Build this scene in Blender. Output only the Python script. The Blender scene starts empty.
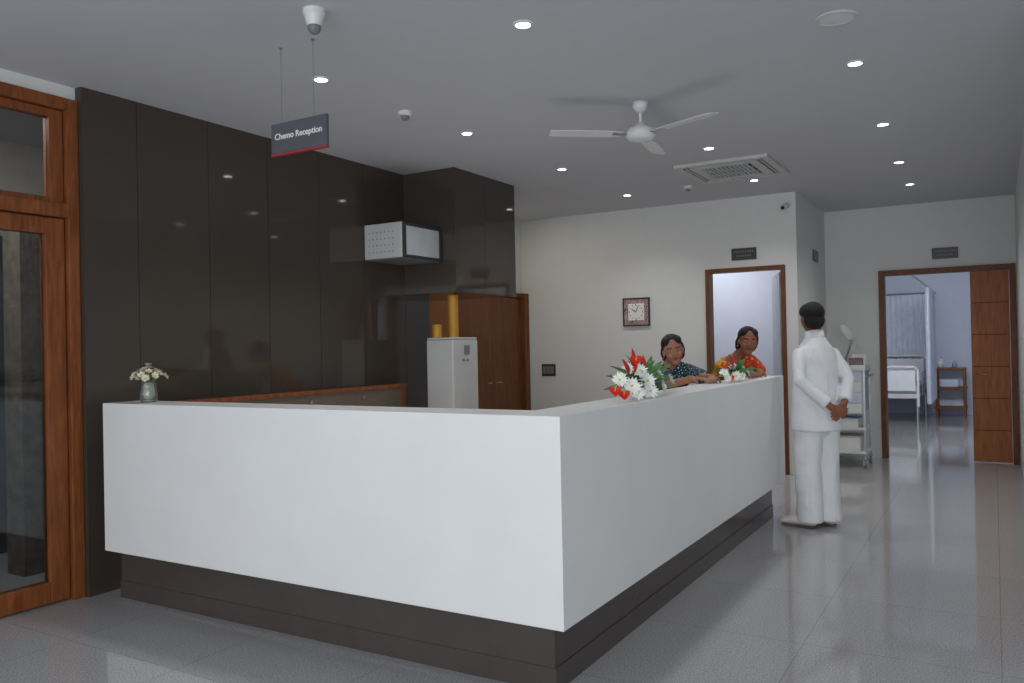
import bpy, bmesh, math, random
from mathutils import Vector as V, Matrix
random.seed(3)
S = bpy.context.scene
C = S.collection
sin, cos, pi = math.sin, math.cos, math.pi
H = 1.42; FPX = 820.0; TH = math.radians(30.45); RO = .02; PT = math.atan(5.1/820)
Fw = V((-sin(TH)*cos(PT), cos(TH)*cos(PT), sin(PT)))
R0 = V((cos(TH), sin(TH), 0)); U0 = R0.cross(Fw)
Rr = R0*cos(RO)-U0*sin(RO); Up = U0*cos(RO)+R0*sin(RO)
EYE = V((0, 0, H))
def ray(px, py): return Fw*FPX+Rr*(px-512)-Up*(py-341.5)
def atZ(px, py, z): r = ray(px, py); return EYE+r*((z-H)/r.z)
def atX(px, py, x): r = ray(px, py); return EYE+r*(x/r.x)
def atY(px, py, y): r = ray(px, py); return EYE+r*(y/r.y)
ZC = 3.0

# ---------------------------------------------------------------- materials
def lin(c):
    c = c/255.0
    return c/12.92 if c <= .04045 else ((c+.055)/1.055)**2.4
def rgb(r, g, b): return (lin(r), lin(g), lin(b), 1)
def mat(name, c, rough=.5, metal=0, var=.06, scale=8, bump=0, bscale=60, coat=0, emit=None, estr=0, spec=.5, bmap=None, bdist=.01):
    m = bpy.data.materials.new(name); m.use_nodes = True
    nt = m.node_tree; b = nt.nodes['Principled BSDF']
    b.inputs['Roughness'].default_value = rough; b.inputs['Metallic'].default_value = metal
    b.inputs['Coat Weight'].default_value = coat; b.inputs['Coat Roughness'].default_value = .05
    b.inputs['Specular IOR Level'].default_value = spec
    n = nt.nodes.new('ShaderNodeTexNoise'); n.inputs['Scale'].default_value = scale; n.inputs['Detail'].default_value = 3
    tc = nt.nodes.new('ShaderNodeTexCoord'); nt.links.new(tc.outputs['Object'], n.inputs['Vector'])
    r = nt.nodes.new('ShaderNodeValToRGB')
    r.color_ramp.elements[0].position = .3; r.color_ramp.elements[1].position = .7
    r.color_ramp.elements[0].color = tuple(x*(1-var) for x in c[:3])+(1,)
    r.color_ramp.elements[1].color = tuple(min(1, x*(1+var)) for x in c[:3])+(1,)
    nt.links.new(n.outputs['Fac'], r.inputs['Fac']); nt.links.new(r.outputs['Color'], b.inputs['Base Color'])
    if bump:
        n2 = nt.nodes.new('ShaderNodeTexNoise'); n2.inputs['Scale'].default_value = bscale
        if bmap:
            mp = nt.nodes.new('ShaderNodeMapping'); mp.inputs['Scale'].default_value = bmap; mp.inputs['Rotation'].default_value = (.35, .3, 0)
            nt.links.new(tc.outputs['Object'], mp.inputs['Vector']); nt.links.new(mp.outputs['Vector'], n2.inputs['Vector']); n2.inputs['Distortion'].default_value = .8
        else: nt.links.new(tc.outputs['Object'], n2.inputs['Vector'])
        bp = nt.nodes.new('ShaderNodeBump'); bp.inputs['Strength'].default_value = bump; bp.inputs['Distance'].default_value = bdist
        nt.links.new(n2.outputs['Fac'], bp.inputs['Height']); nt.links.new(bp.outputs['Normal'], b.inputs['Normal'])
    if emit:
        b.inputs['Emission Color'].default_value = emit; b.inputs['Emission Strength'].default_value = estr
    return m
def wood(name, c1, c2, rough=.45, sc=(3, 3, .35), spec=.35):
    m = mat(name, c1, rough, spec=spec); nt = m.node_tree; b = nt.nodes['Principled BSDF']
    tc = nt.nodes.new('ShaderNodeTexCoord'); mp = nt.nodes.new('ShaderNodeMapping'); mp.inputs['Scale'].default_value = sc
    n = nt.nodes.new('ShaderNodeTexNoise'); n.inputs['Scale'].default_value = 9; n.inputs['Detail'].default_value = 6; n.inputs['Distortion'].default_value = 1.2
    r = nt.nodes.new('ShaderNodeValToRGB'); r.color_ramp.elements[0].color = c1; r.color_ramp.elements[1].color = c2
    r.color_ramp.elements[0].position = .35; r.color_ramp.elements[1].position = .68
    nt.links.new(tc.outputs['Object'], mp.inputs['Vector']); nt.links.new(mp.outputs['Vector'], n.inputs['Vector'])
    nt.links.new(n.outputs['Fac'], r.inputs['Fac']); nt.links.new(r.outputs['Color'], b.inputs['Base Color'])
    return m
def glassmat(name, tint, milky=0.0):
    m = bpy.data.materials.new(name); m.use_nodes = True; nt = m.node_tree; nt.nodes.clear()
    o = nt.nodes.new('ShaderNodeOutputMaterial'); mx = nt.nodes.new('ShaderNodeMixShader')
    t = nt.nodes.new('ShaderNodeBsdfTransparent'); t.inputs['Color'].default_value = tint
    g = nt.nodes.new('ShaderNodeBsdfGlossy'); g.inputs['Roughness'].default_value = .03
    f = nt.nodes.new('ShaderNodeFresnel'); f.inputs['IOR'].default_value = 1.5
    d = nt.nodes.new('ShaderNodeBsdfDiffuse'); d.inputs['Color'].default_value = (.85, .88, .86, 1)
    m2 = nt.nodes.new('ShaderNodeMixShader'); m2.inputs[0].default_value = milky
    nt.links.new(t.outputs[0], m2.inputs[1]); nt.links.new(d.outputs[0], m2.inputs[2])
    nt.links.new(f.outputs[0], mx.inputs[0]); nt.links.new(m2.outputs[0], mx.inputs[1]); nt.links.new(g.outputs[0], mx.inputs[2])
    nt.links.new(mx.outputs[0], o.inputs[0]); return m
def floormat():
    m = mat('floor_tile', rgb(150, 150, 150), .07); nt = m.node_tree; b = nt.nodes['Principled BSDF']
    tc = nt.nodes.new('ShaderNodeTexCoord')
    n = nt.nodes.new('ShaderNodeTexNoise'); n.inputs['Scale'].default_value = 130; n.inputs['Detail'].default_value = 4
    r = nt.nodes.new('ShaderNodeValToRGB'); r.color_ramp.elements[0].position = .38; r.color_ramp.elements[1].position = .62
    r.color_ramp.elements[0].color = rgb(150, 150, 152); r.color_ramp.elements[1].color = rgb(188, 188, 189)
    br = nt.nodes.new('ShaderNodeTexBrick'); br.offset = 0; br.inputs['Scale'].default_value = 1
    br.inputs['Brick Width'].default_value = .8; br.inputs['Row Height'].default_value = .8; br.inputs['Mortar Size'].default_value = .0022
    br.inputs['Color1'].default_value = (1, 1, 1, 1); br.inputs['Color2'].default_value = (.95, .95, .95, 1); br.inputs['Mortar'].default_value = (.66, .66, .66, 1)
    mx = nt.nodes.new('ShaderNodeMixRGB'); mx.blend_type = 'MULTIPLY'; mx.inputs[0].default_value = 1
    nt.links.new(tc.outputs['Object'], n.inputs['Vector']); nt.links.new(tc.outputs['Object'], br.inputs['Vector'])
    nt.links.new(n.outputs['Fac'], r.inputs['Fac']); nt.links.new(r.outputs['Color'], mx.inputs[1]); nt.links.new(br.outputs['Color'], mx.inputs[2])
    nt.links.new(mx.outputs[0], b.inputs['Base Color'])
    return m
def pattern(name, base, c2, c3, scale, rough=.8):
    m = mat(name, base, rough); nt = m.node_tree; b = nt.nodes['Principled BSDF']
    tc = nt.nodes.new('ShaderNodeTexCoord'); v = nt.nodes.new('ShaderNodeTexVoronoi'); v.inputs['Scale'].default_value = scale
    r = nt.nodes.new('ShaderNodeValToRGB'); r.color_ramp.interpolation = 'CONSTANT'
    e = r.color_ramp.elements; e[0].color = c2; e[0].position = 0; e[1].color = base; e[1].position = .28
    x = e.new(.62); x.color = c3; x = e.new(.74); x.color = base
    nt.links.new(tc.outputs['Object'], v.inputs['Vector']); nt.links.new(v.outputs['Distance'], r.inputs['Fac']); nt.links.new(r.outputs['Color'], b.inputs['Base Color'])
    return m
M = dict(
 floor=floormat(),
 ceil=mat('ceiling_paint', rgb(200, 202, 208), .9, var=.01),
 wall=mat('wall_paint', rgb(218, 220, 219), .75, var=.015),
 wall2=mat('ward_wall_paint', rgb(200, 206, 222), .8, var=.02),
 wall3=mat('treatment_wall_paint', rgb(196, 200, 212), .8, var=.02),
 dark=mat('dark_laminate', rgb(68, 62, 56), .06, var=.05, scale=2),
 darkgap=mat('dark_joint', rgb(22, 19, 18), .6),
 groove=mat('door_groove', rgb(98, 54, 26), .6),
 plinth=mat('plinth_laminate', rgb(74, 68, 65), .25, var=.08, scale=5),
 white=mat('white_solid_surface', rgb(234, 236, 236), .35, var=.02, scale=3),
 wood=wood('door_wood', rgb(112, 61, 30), rgb(144, 85, 46)),
 wood2=wood('ward_door_wood', rgb(142, 80, 38), rgb(168, 102, 54)),
 wooddk=wood('dark_door_wood', rgb(96, 54, 28), rgb(122, 72, 36)),
 woodlt=wood('light_wood', rgb(130, 80, 34), rgb(156, 102, 46)),
 beige=mat('beige_panel', rgb(104, 92, 78), .5),
 gold=mat('gold_metal', rgb(186, 138, 50), .5, .15),
 glass=glassmat('clear_glass', (.88, .91, .94, 1)),
 vglass=glassmat('vase_glass', (.97, .98, .97, 1), .16),
 plastic=mat('white_plastic', rgb(220, 223, 224), .4, var=.02),
 plastic2=mat('cream_plastic', rgb(198, 199, 198), .45, var=.03),
 cabinet=mat('cabinet_plastic', rgb(186, 188, 186), .5, var=.03),
 grille=mat('grille_plastic', rgb(176, 180, 184), .45, var=.03),
 grey=mat('grey_plastic', rgb(120, 122, 126), .5), lgrey=mat('light_grey_paint', rgb(160, 164, 170), .5),
 dgrey=mat('dark_grey_plastic', rgb(52, 54, 58), .4),
 black=mat('black_plastic', rgb(18, 18, 20), .35),
 steel=mat('brushed_steel', rgb(170, 172, 175), .3, .9),
 screen=mat('pale_window', rgb(200, 206, 210), .25),
 lens=mat('lamp_lens', rgb(250, 250, 245), .5, emit=(1, .97, .9, 1), estr=16),
 sign=mat('sign_face', rgb(88, 88, 98), .4), red=mat('red_stripe', rgb(170, 52, 48), .4), textw=mat('sign_lettering', rgb(240, 240, 240), .5),
 plate=mat('sign_plate', rgb(62, 60, 62), .35),
 navy=mat('navy_frame', rgb(32, 42, 72), .4), dial=mat('clock_dial', rgb(240, 240, 238), .4), clockpat=pattern('clock_border', rgb(190, 160, 145), rgb(140, 60, 46), rgb(40, 60, 110), 38),
 skin=mat('skin', rgb(136, 90, 68), .55, var=.08, scale=14, spec=.3), skin2=mat('skin_light', rgb(162, 114, 94), .55, var=.08, scale=14, spec=.3),
 hair=mat('black_hair', rgb(20, 17, 17), .5, bump=.7, bscale=50, spec=.35, bmap=(4, .6, 4)), lip=mat('lips', rgb(132, 60, 54), .5), eyew=mat('eye_white', rgb(205, 200, 192), .3), iris=mat('iris', rgb(25, 16, 12), .2),
 cloth=mat('white_cotton', rgb(226, 229, 233), .9, var=.02, scale=9, bump=.55, bscale=9, spec=.2, bmap=(1.2, 1.2, .5), bdist=.03), shoe=mat('pale_shoe', rgb(222, 216, 214), .6), sole=mat('shoe_sole', rgb(120, 105, 95), .7),
 sariD=pattern('dark_printed_sari', rgb(24, 34, 46), rgb(150, 185, 200), rgb(90, 130, 150), 34),
 sariR=pattern('red_printed_sari', rgb(206, 40, 24), rgb(225, 140, 40), rgb(60, 110, 50), 24), blouseY=pattern('mustard_blouse', rgb(206, 160, 36), rgb(90, 120, 40), rgb(200, 60, 30), 26),
 petal=mat('white_petal', rgb(246, 248, 244), .6, var=.03), pcent=mat('yellow_green_centre', rgb(200, 195, 90), .7), redp=mat('red_bract', rgb(206, 28, 24), .4), yel=mat('yellow_spadix', rgb(225, 170, 60), .5),
 leaf=mat('leaf_green', rgb(56, 112, 42), .45, var=.3), leaf2=mat('pale_leaf', rgb(98, 134, 64), .5, var=.2), stem=mat('stem_green', rgb(70, 104, 50), .6), cream=mat('cream_petal', rgb(230, 224, 200), .6),
 bluep=mat('pale_blue_plastic', rgb(140, 168, 196), .5), sheet=mat('pale_blue_sheet', rgb(200, 210, 226), .85, bump=.4, bscale=12), curtain=mat('ward_curtain', rgb(212, 218, 230), .85),
 lobby=mat('lobby_wall_dark', rgb(58, 60, 62), .4), stone=mat('stone_cladding', rgb(112, 104, 92), .7, var=.3, scale=14, bump=.6, bscale=30), lobbyup=mat('lobby_plaster', rgb(190, 184, 170), .8, var=.1, scale=6), paper=mat('paper', rgb(228, 228, 224), .8),
)

# ---------------------------------------------------------------- mesh helpers
WM = {}
def thing(name, label, cat, loc=(0, 0, 0), rotz=0, group=None, kind=None):
    o = bpy.data.objects.new(name, None); C.objects.link(o); o.empty_display_size = .1
    o.location = loc; o.rotation_euler = (0, 0, rotz); o['label'] = label
    if kind: o['kind'] = kind
    else: o['category'] = cat
    if group: o['group'] = group
    WM[o.name] = Matrix.Translation(V(loc)) @ Matrix.Rotation(rotz, 4, 'Z')
    return o
def obj(name, bm, m, parent=None, bevel=0, smooth=False, label=None):
    w = WM.get(parent.name, Matrix()) if parent else Matrix()
    bmesh.ops.recalc_face_normals(bm, faces=bm.faces[:])
    bm.transform(w.inverted())
    me = bpy.data.meshes.new(name); bm.to_mesh(me); bm.free()
    me.materials.append(m)
    if smooth:
        for p in me.polygons: p.use_smooth = True
    o = bpy.data.objects.new(name, me); C.objects.link(o); o.parent = parent
    WM[o.name] = w
    if bevel:
        b = o.modifiers.new('bevel', 'BEVEL'); b.width = bevel; b.segments = 2; b.limit_method = 'ANGLE'
    if label: o['label'] = label
    return o
def struct(name, bm, m, bevel=0):
    o = obj(name, bm, m, None, bevel); o['kind'] = 'structure'; return o
def tag(o, label, cat, group=None):
    o['label'] = label; o['category'] = cat
    if group: o['group'] = group
    return o
def dup(root, loc, rotz=None, label=None):
    r = root.copy(); C.objects.link(r); r.location = loc
    if rotz is not None: r.rotation_euler = (0, 0, rotz)
    if label: r['label'] = label
    for ch in list(root.children):
        c = ch.copy(); C.objects.link(c); c.parent = r
        for g in ch.children:
            d = g.copy(); C.objects.link(d); d.parent = c
    return r
def B(): return bmesh.new()
def box(bm, x0, x1, y0, y1, z0, z1):
    vs = [bm.verts.new((x, y, z)) for x in (x0, x1) for y in (y0, y1) for z in (z0, z1)]
    for f in ((0, 1, 3, 2), (4, 6, 7, 5), (0, 4, 5, 1), (2, 3, 7, 6), (0, 2, 6, 4), (1, 5, 7, 3)):
        bm.faces.new([vs[i] for i in f])
    return bm
def bx(*a): return box(B(), *a)
def lathe(bm, prof, c=(0, 0, 0), seg=28, axis=None):
    c = V(c); rows = []
    rot = V((0, 0, 1)).rotation_difference(V(axis).normalized()).to_matrix() if axis is not None else Matrix.Identity(3)
    for r, z in prof:
        if r < 1e-6: rows.append([bm.verts.new(c+rot@V((0, 0, z)))])
        else: rows.append([bm.verts.new(c+rot@V((r*cos(2*pi*i/seg), r*sin(2*pi*i/seg), z))) for i in range(seg)])
    for a, b in zip(rows, rows[1:]):
        for i in range(seg):
            j = (i+1) % seg
            if len(a) == 1 and len(b) == 1: continue
            if len(a) == 1: bm.faces.new((a[0], b[i], b[j]))
            elif len(b) == 1: bm.faces.new((a[i], a[j], b[0]))
            else: bm.faces.new((a[i], a[j], b[j], b[i]))
    return bm
def tube(bm, pts, rad, ref=None, seg=14, round_=True):
    pts = [V(p) for p in pts]; n = len(pts)
    rad = list(rad) if isinstance(rad, (list, tuple)) else [rad]*n
    rad = [r if isinstance(r, tuple) else (r, r) for r in rad]
    tans = []
    for i in range(n):
        a = pts[max(0, i-1)]; b = pts[min(n-1, i+1)]; tans.append((b-a).normalized())
    if round_:
        r0, r1 = rad[0], rad[-1]; m0, m1 = min(r0), min(r1)
        t0, t1 = tans[0], tans[-1]
        pts = [pts[0]-t0*m0*.9, pts[0]-t0*m0*.6]+pts+[pts[-1]+t1*m1*.6, pts[-1]+t1*m1*.9]
        rad = [tuple(x*.45 for x in r0), tuple(x*.8 for x in r0)]+rad+[tuple(x*.8 for x in r1), tuple(x*.45 for x in r1)]
        tans = [t0, t0]+tans+[t1, t1]
    a = V(ref) if ref is not None else (V((1, 0, 0)) if abs(tans[0].x) < .8 else V((0, 1, 0)))
    rows = []
    for p, t, r in zip(pts, tans, rad):
        a = (a-t*a.dot(t)).normalized(); b = t.cross(a)
        rows.append([bm.verts.new(p+a*r[0]*cos(2*pi*i/seg)+b*r[1]*sin(2*pi*i/seg)) for i in range(seg)])
    for x, y in zip(rows, rows[1:]):
        for i in range(seg):
            j = (i+1) % seg; bm.faces.new((x[i], x[j], y[j], y[i]))
    bm.faces.new(rows[0][::-1]); bm.faces.new(rows[-1])
    return bm
def ell(bm, c, r, mtx=None, seg=20):
    if not isinstance(r, (tuple, list)): r = (r, r, r)
    m = (mtx or Matrix()) @ Matrix.Translation(V(c)) @ Matrix.Diagonal((r[0], r[1], r[2], 1))
    bmesh.ops.create_uvsphere(bm, u_segments=seg, v_segments=max(6, seg//2), radius=1, matrix=m)
    return bm
FT = bpy.data.textures.new('cloth_folds', 'CLOUDS'); FT.noise_scale = .1; FT.noise_depth = 1
FT2 = bpy.data.textures.new('large_folds', 'CLOUDS'); FT2.noise_scale = .25; FT2.noise_depth = 1
def remesh(o, v=.006, it=3, fold=0):
    m = o.modifiers.new('remesh', 'REMESH'); m.mode = 'VOXEL'; m.voxel_size = v; m.use_smooth_shade = True
    s = o.modifiers.new('smooth', 'SMOOTH'); s.factor = .5; s.iterations = it
    if fold:
        for tx, k in ((FT, .6), (FT2, 1)):
            d = o.modifiers.new('folds', 'DISPLACE'); d.texture = tx; d.texture_coords = 'LOCAL'; d.strength = fold*k; d.mid_level = .35
def textmesh(name, txt, size, m, parent, loc, rot, bold=0):
    cu = bpy.data.curves.new(name, 'FONT'); cu.body = txt; cu.size = size; cu.align_x = 'CENTER'; cu.align_y = 'CENTER'; cu.extrude = .0008; cu.offset = bold
    t = bpy.data.objects.new('tmp', cu); C.objects.link(t); bpy.context.view_layer.update()
    me = bpy.data.meshes.new_from_object(t.evaluated_get(bpy.context.evaluated_depsgraph_get()))
    bpy.data.objects.remove(t)
    w = Matrix.Translation(V(loc)) @ rot.to_4x4()
    me.transform(WM[parent.name].inverted() @ w)
    me.materials.clear(); me.materials.append(m)
    o = bpy.data.objects.new(name, me); C.objects.link(o); o.parent = parent; return o

# ---------------------------------------------------------------- room shell
struct('floor', bx(-8, 4, -4, 18, -.1, 0), M['floor'])
struct('ceiling', bx(-8, 4, -4, 18, ZC, ZC+.1), M['ceil'])
XD = -4.6
bm = B(); box(bm, -4.78, XD-.012, 2.892, 6.3, 0, ZC)
struct('wall_left', bm, M['darkgap'])
ys = [2.88, 3.24, 3.78, 4.31, 4.84, 5.37, 5.93, 6.3]
bm = B()
for a, b in zip(ys, ys[1:]): box(bm, XD-.012, XD, a+.002, b-.002, 0, ZC)
box(bm, -4.78, XD-.012, 2.88, 2.892, 0, ZC)
struct('wall_left_panels', bm, M['dark'])
XB = -4.04
bm = B(); box(bm, -5.13, XB, 5.93, 6.42, 1.91, ZC); box(bm, -5.13, XB, 6.424, 6.97, 1.91, ZC)
struct('wall_bulkhead', bm, M['dark'])
bm = B(); box(bm, -5.25, -5.13, 6.2, 9, 0, ZC); box(bm, -5.13, -4.78, 6.2, 6.3, 0, ZC)
struct('wall_recess', bm, M['wall'])
bm = B(); box(bm, -5.13, -5.10, 6.30, 6.95, 0, 1.91)
struct('wall_recess_panel', bm, M['dark'])
DX0, DX1, DZ = -2.767, -1.90, 2.235
bm = B(); box(bm, -5.25, DX0, 9, 9.12, 0, ZC); box(bm, DX0, DX1, 9, 9.12, DZ, ZC); box(bm, DX1, -1.78, 9, 9.12, 0, ZC)
box(bm, -1.88, -1.78, 9.12, 10.7, 0, ZC)
struct('wall_back', bm, M['wall'])
EX0, EX1 = -1.18, .20
bm = B(); box(bm, -5, EX0, 10.7, 10.82, 0, ZC); box(bm, EX0, EX1, 10.7, 10.82, DZ, ZC); box(bm, EX1, .35, 10.7, 10.82, 0, ZC)
struct('wall_back_right', bm, M['wall'])
bm = B(); box(bm, .23, .35, 4.5, 10.7, 0, ZC); box(bm, .35, 3.9, 4.5, 4.62, 0, ZC); box(bm, 3.8, 3.9, -4, 4.5, 0, ZC)
struct('wall_right', bm, M['wall'])
bm = B(); box(bm, -5, -4.9, 9.12, 10.7, 0, ZC); box(bm, -4.9, -1.88, 10.66, 10.7, 0, ZC)
struct('wall_treatment_room', bm, M['wall3'])
bm = B(); box(bm, -2.7, -2.6, 10.82, 17.4, 0, ZC); box(bm, -2.6, 1.6, 17.3, 17.4, 0, ZC); box(bm, 1.5, 1.6, 10.82, 17.3, 0, ZC); box(bm, .35, 1.5, 10.82, 10.9, 0, ZC)
struct('wall_ward', bm, M['wall2'])
XW = -4.66
bm = B(); box(bm, -4.78, XW, -4, 1.75, 0, ZC); box(bm, -4.78, XW, 1.75, 2.88, 2.92, ZC)
struct('wall_left_entrance', bm, M['wall'])
bm = B(); box(bm, -6.3, -6.2, 1, 4.2, 0, 2.3); box(bm, -6.2, -4.78, 4.1, 4.2, 0, 2.3); box(bm, -6.2, -4.78, 1, 1.1, 0, 2.3)
struct('wall_lobby', bm, M['lobby'])
bm = B(); box(bm, -6.3, -6.2, 1, 4.2, 2.3, ZC); box(bm, -6.2, -4.78, 4.1, 4.2, 2.3, ZC); box(bm, -6.2, -4.78, 1, 1.1, 2.3, ZC)
struct('wall_lobby_upper', bm, M['lobbyup'])
struct('wall_lobby_pillar', bx(-5.6, -5.4, 2.95, 3.35, 0, 2.25), M['stone'])

d1 = thing('door_1', 'tall wooden framed glass door with a glazed transom', 'door', (XW, 2.3, 0), kind='structure')
bm = B(); box(bm, -4.76, -4.63, 2.81, 2.878, 0, 2.92); box(bm, -4.76, -4.63, 1.75, 1.83, 0, 2.92)
box(bm, -4.76, -4.63, 1.83, 2.81, 2.85, 2.92); box(bm, -4.76, -4.62, 1.83, 2.81, 2.22, 2.30)
obj('door_frame', bm, M['wood'], d1, .004)
bm = B(); box(bm, -4.73, -4.665, 2.725, 2.805, 2.303, 2.847); box(bm, -4.73, -4.665, 1.835, 1.93, 2.303, 2.847)
box(bm, -4.73, -4.665, 1.93, 2.725, 2.80, 2.847); box(bm, -4.73, -4.665, 1.93, 2.725, 2.303, 2.335)
obj('transom_frame', bm, M['wood'], d1, .004)
obj('transom_glass', bx(-4.70, -4.692, 1.93, 2.725, 2.335, 2.80), M['glass'], d1)
lf = B(); box(lf, -4.725, -4.66, 2.69, 2.805, .01, 2.215); box(lf, -4.725, -4.66, 1.835, 1.95, .01, 2.215)
box(lf, -4.725, -4.66, 1.95, 2.69, 2.12, 2.215); box(lf, -4.725, -4.66, 1.95, 2.69, .01, .13)
lfo = obj('door_leaf', lf, M['wood'], d1, .005)
obj('door_glass', bx(-4.70, -4.69, 1.95, 2.69, .13, 2.12), M['glass'], lfo)
t = B(); tube(t, [(-4.60, 1.90, .9), (-4.60, 1.90, 1.3)], .012); tube(t, [(-4.665, 1.90, .95), (-4.60, 1.90, .95)], .008); tube(t, [(-4.665, 1.90, 1.25), (-4.60, 1.90, 1.25)], .008)
obj('door_handle', t, M['steel'], lfo, smooth=True)

d2 = thing('door_2', 'brown wooden double door in the recess beyond the dark bulkhead', 'door', (-5.13, 8.1, 0), kind='structure')
bm = B(); box(bm, -5.13, -5.07, 7.44, 7.5, 0, 2.08); box(bm, -5.13, -5.03, 8.88, 8.995, 0, 2.08); box(bm, -5.13, -5.07, 7.5, 8.88, 2.02, 2.08)
obj('door_frame', bm, M['wooddk'], d2, .004)
for a, b in ((7.505, 8.185), (8.19, 8.875)):
    lfo = obj('door_leaf', bx(-5.125, -5.085, a, b, .01, 2.015), M['wooddk'], d2, .003)
    k = B(); y = b-.07 if a < 8 else a+.07
    tube(k, [(-5.085, y, 1.0), (-5.05, y, 1.0), (-5.05, y+(-.08 if a < 8 else .08), 1.0)], .007)
    obj('door_handle', k, M['gold'], lfo, smooth=True)
bm = B(); box(bm, -5.13, -5.09, 6.95, 7.43, 0, 2.3); o = struct('trim_1', bm, M['woodlt'], .003)

def prism(bm, poly, z0, z1):
    a = [bm.verts.new((x, y, z0)) for x, y in poly]; b = [bm.verts.new((x, y, z1)) for x, y in poly]
    bm.faces.new(a[::-1]); bm.faces.new(b)
    for i in range(len(poly)): j = (i+1) % len(poly); bm.faces.new((a[i], a[j], b[j], b[i]))
    return bm
d3 = thing('door_3', 'open doorway with a thin wooden frame in the back wall', 'door', (-2.33, 9.06, 0), kind='structure')
def frame(x0, x1, y0, y1, w, m, par):
    bm = B(); box(bm, x0, x0+w, y0, y1, 0, DZ); box(bm, x1-w, x1, y0, y1, 0, DZ); box(bm, x0+w, x1-w, y0, y1, DZ-w, DZ)
    return obj('door_frame', bm, m, par, .004)
frame(DX0+.002, DX1-.002, 8.975, 9.13, .045, M['wooddk'], d3)
lfo = obj('door_leaf', prism(B(), [(-1.955, 9.14), (-2.20, 9.86), (-2.238, 9.847), (-1.993, 9.127)], .01, 2.17), M['lgrey'], d3, .003)
k = B(); tube(k, [(-2.20, 9.74, 1.0), (-2.25, 9.72, 1.0), (-2.22, 9.63, 1.0)], .009); obj('door_handle', k, M['steel'], lfo, smooth=True)
d4 = thing('door_4', 'wide wooden ward doorway with one leaf closed at its right', 'door', (-.5, 10.76, 0), kind='structure')
frame(EX0+.002, EX1+.02, 10.66, 10.83, .06, M['wooddk'], d4)
lf = B()
for i in range(6): box(lf, -.225, .155, 10.70, 10.745, .01+i*.361, .01+i*.361+.352)
lfo = obj('door_leaf', lf, M['wood2'], d4, .001)
obj('groove_backing', bx(-.222, .152, 10.706, 10.74, .012, 2.16), M['groove'], lfo)
k = B(); tube(k, [(-.17, 10.70, 1.0), (-.17, 10.65, 1.0), (-.08, 10.65, 1.0)], .009); obj('door_handle', k, M['steel'], lfo, smooth=True)

# ---------------------------------------------------------------- reception counter
ZT, ZB = 1.14, .29
XC, YF, XL, YE = -1.485, 2.885, -4.45, 6.87
rc = thing('reception_counter', 'long white L-shaped reception counter on a dark recessed plinth', 'counter', (-2.6, 3.2, 0))
W_ = .25; t_ = .06
bm = B(); prof = [(0, ZB), (0, ZT), (W_, ZT), (W_, ZT-.05), (t_, ZT-.05), (t_, ZB)]; rows = []
for kx in range(3):
    row = []
    for s_, z_ in prof:
        row.append(bm.verts.new(((XL, YF+s_, z_), (XC-s_, YF+s_, z_), (XC-s_, YE, z_))[kx]))
    rows.append(row)
for r1, r2 in zip(rows, rows[1:]):
    for i in range(6): j = (i+1) % 6; bm.faces.new((r1[i], r1[j], r2[j], r2[i]))
bm.faces.new(rows[0]); bm.faces.new(rows[2][::-1])
box(bm, XL+.001, XL+.04, YF+t_, YF+W_-.001, ZB, ZT-.05); box(bm, XC-W_+.001, XC-t_, YE-.04, YE-.001, ZB, ZT-.05)
obj('white_shell', bm, M['white'], rc, .003)
r = .09; XP = XL+.02
P = [(XP, YF+r), (XC-r, YF+r), (XC-r, YE-r), (XC-W_+.0, YE-r), (XC-W_, YF+W_), (XP, YF+W_)]
bm = B(); prism(bm, P, .1, ZB)
obj('plinth', bm, M['plinth'], rc)
q = .006; P2 = [(XP-q, YF+r-q), (XC-r+q, YF+r-q), (XC-r+q, YE-r+q), (XC-W_, YE-r+q), (XC-W_, YF+W_), (XP-q, YF+W_)]
bm = B(); prism(bm, P2, 0, .1)
obj('kick_plate', bm, M['plinth'], rc, .002)
P = [(XL+.05, YF+W_), (XC-W_, YF+W_), (XC-W_, YE-.06), (XC-.36, YE-.06), (XC-.36, YF+.62), (XL+.05, YF+.62)]
bm = B(); prism(bm, P, .73, .76)
obj('desk_top', bm, M['woodlt'], rc, .003)
bm = B(); prism(bm, [(XL+.05, YF+W_-.02), (XC-W_, YF+W_-.02), (XC-W_, YE-.06), (XC-W_-.02, YE-.06), (XC-W_-.02, YF+W_), (XL+.05, YF+W_)], ZB, .73)
obj('back_panel', bm, M['beige'], rc)

lp = thing('low_partition', 'low beige partition with a wooden cap along the dark wall', 'partition', (-4.33, 4.4, 0))
pn = obj('panel', bx(-4.53, -4.49, 3.25, 5.72, .0, 1.085), M['beige'], lp)
bm = B(); box(bm, -4.55, -4.47, 3.23, 5.76, 1.085, 1.115); box(bm, -4.54, -4.48, 5.72, 5.76, 0, 1.085)
obj('wooden_cap', bm, M['wood'], lp, .003)
for y in (5.2, 4.6):
    bm = B(); lathe(bm, [(0, 0), (.014, 0), (.014, .01), (0, .012)], (-4.49, y, 1.03), 12, (1, 0, 0)); obj('screw_cap', bm, M['steel'], pn)

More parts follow.
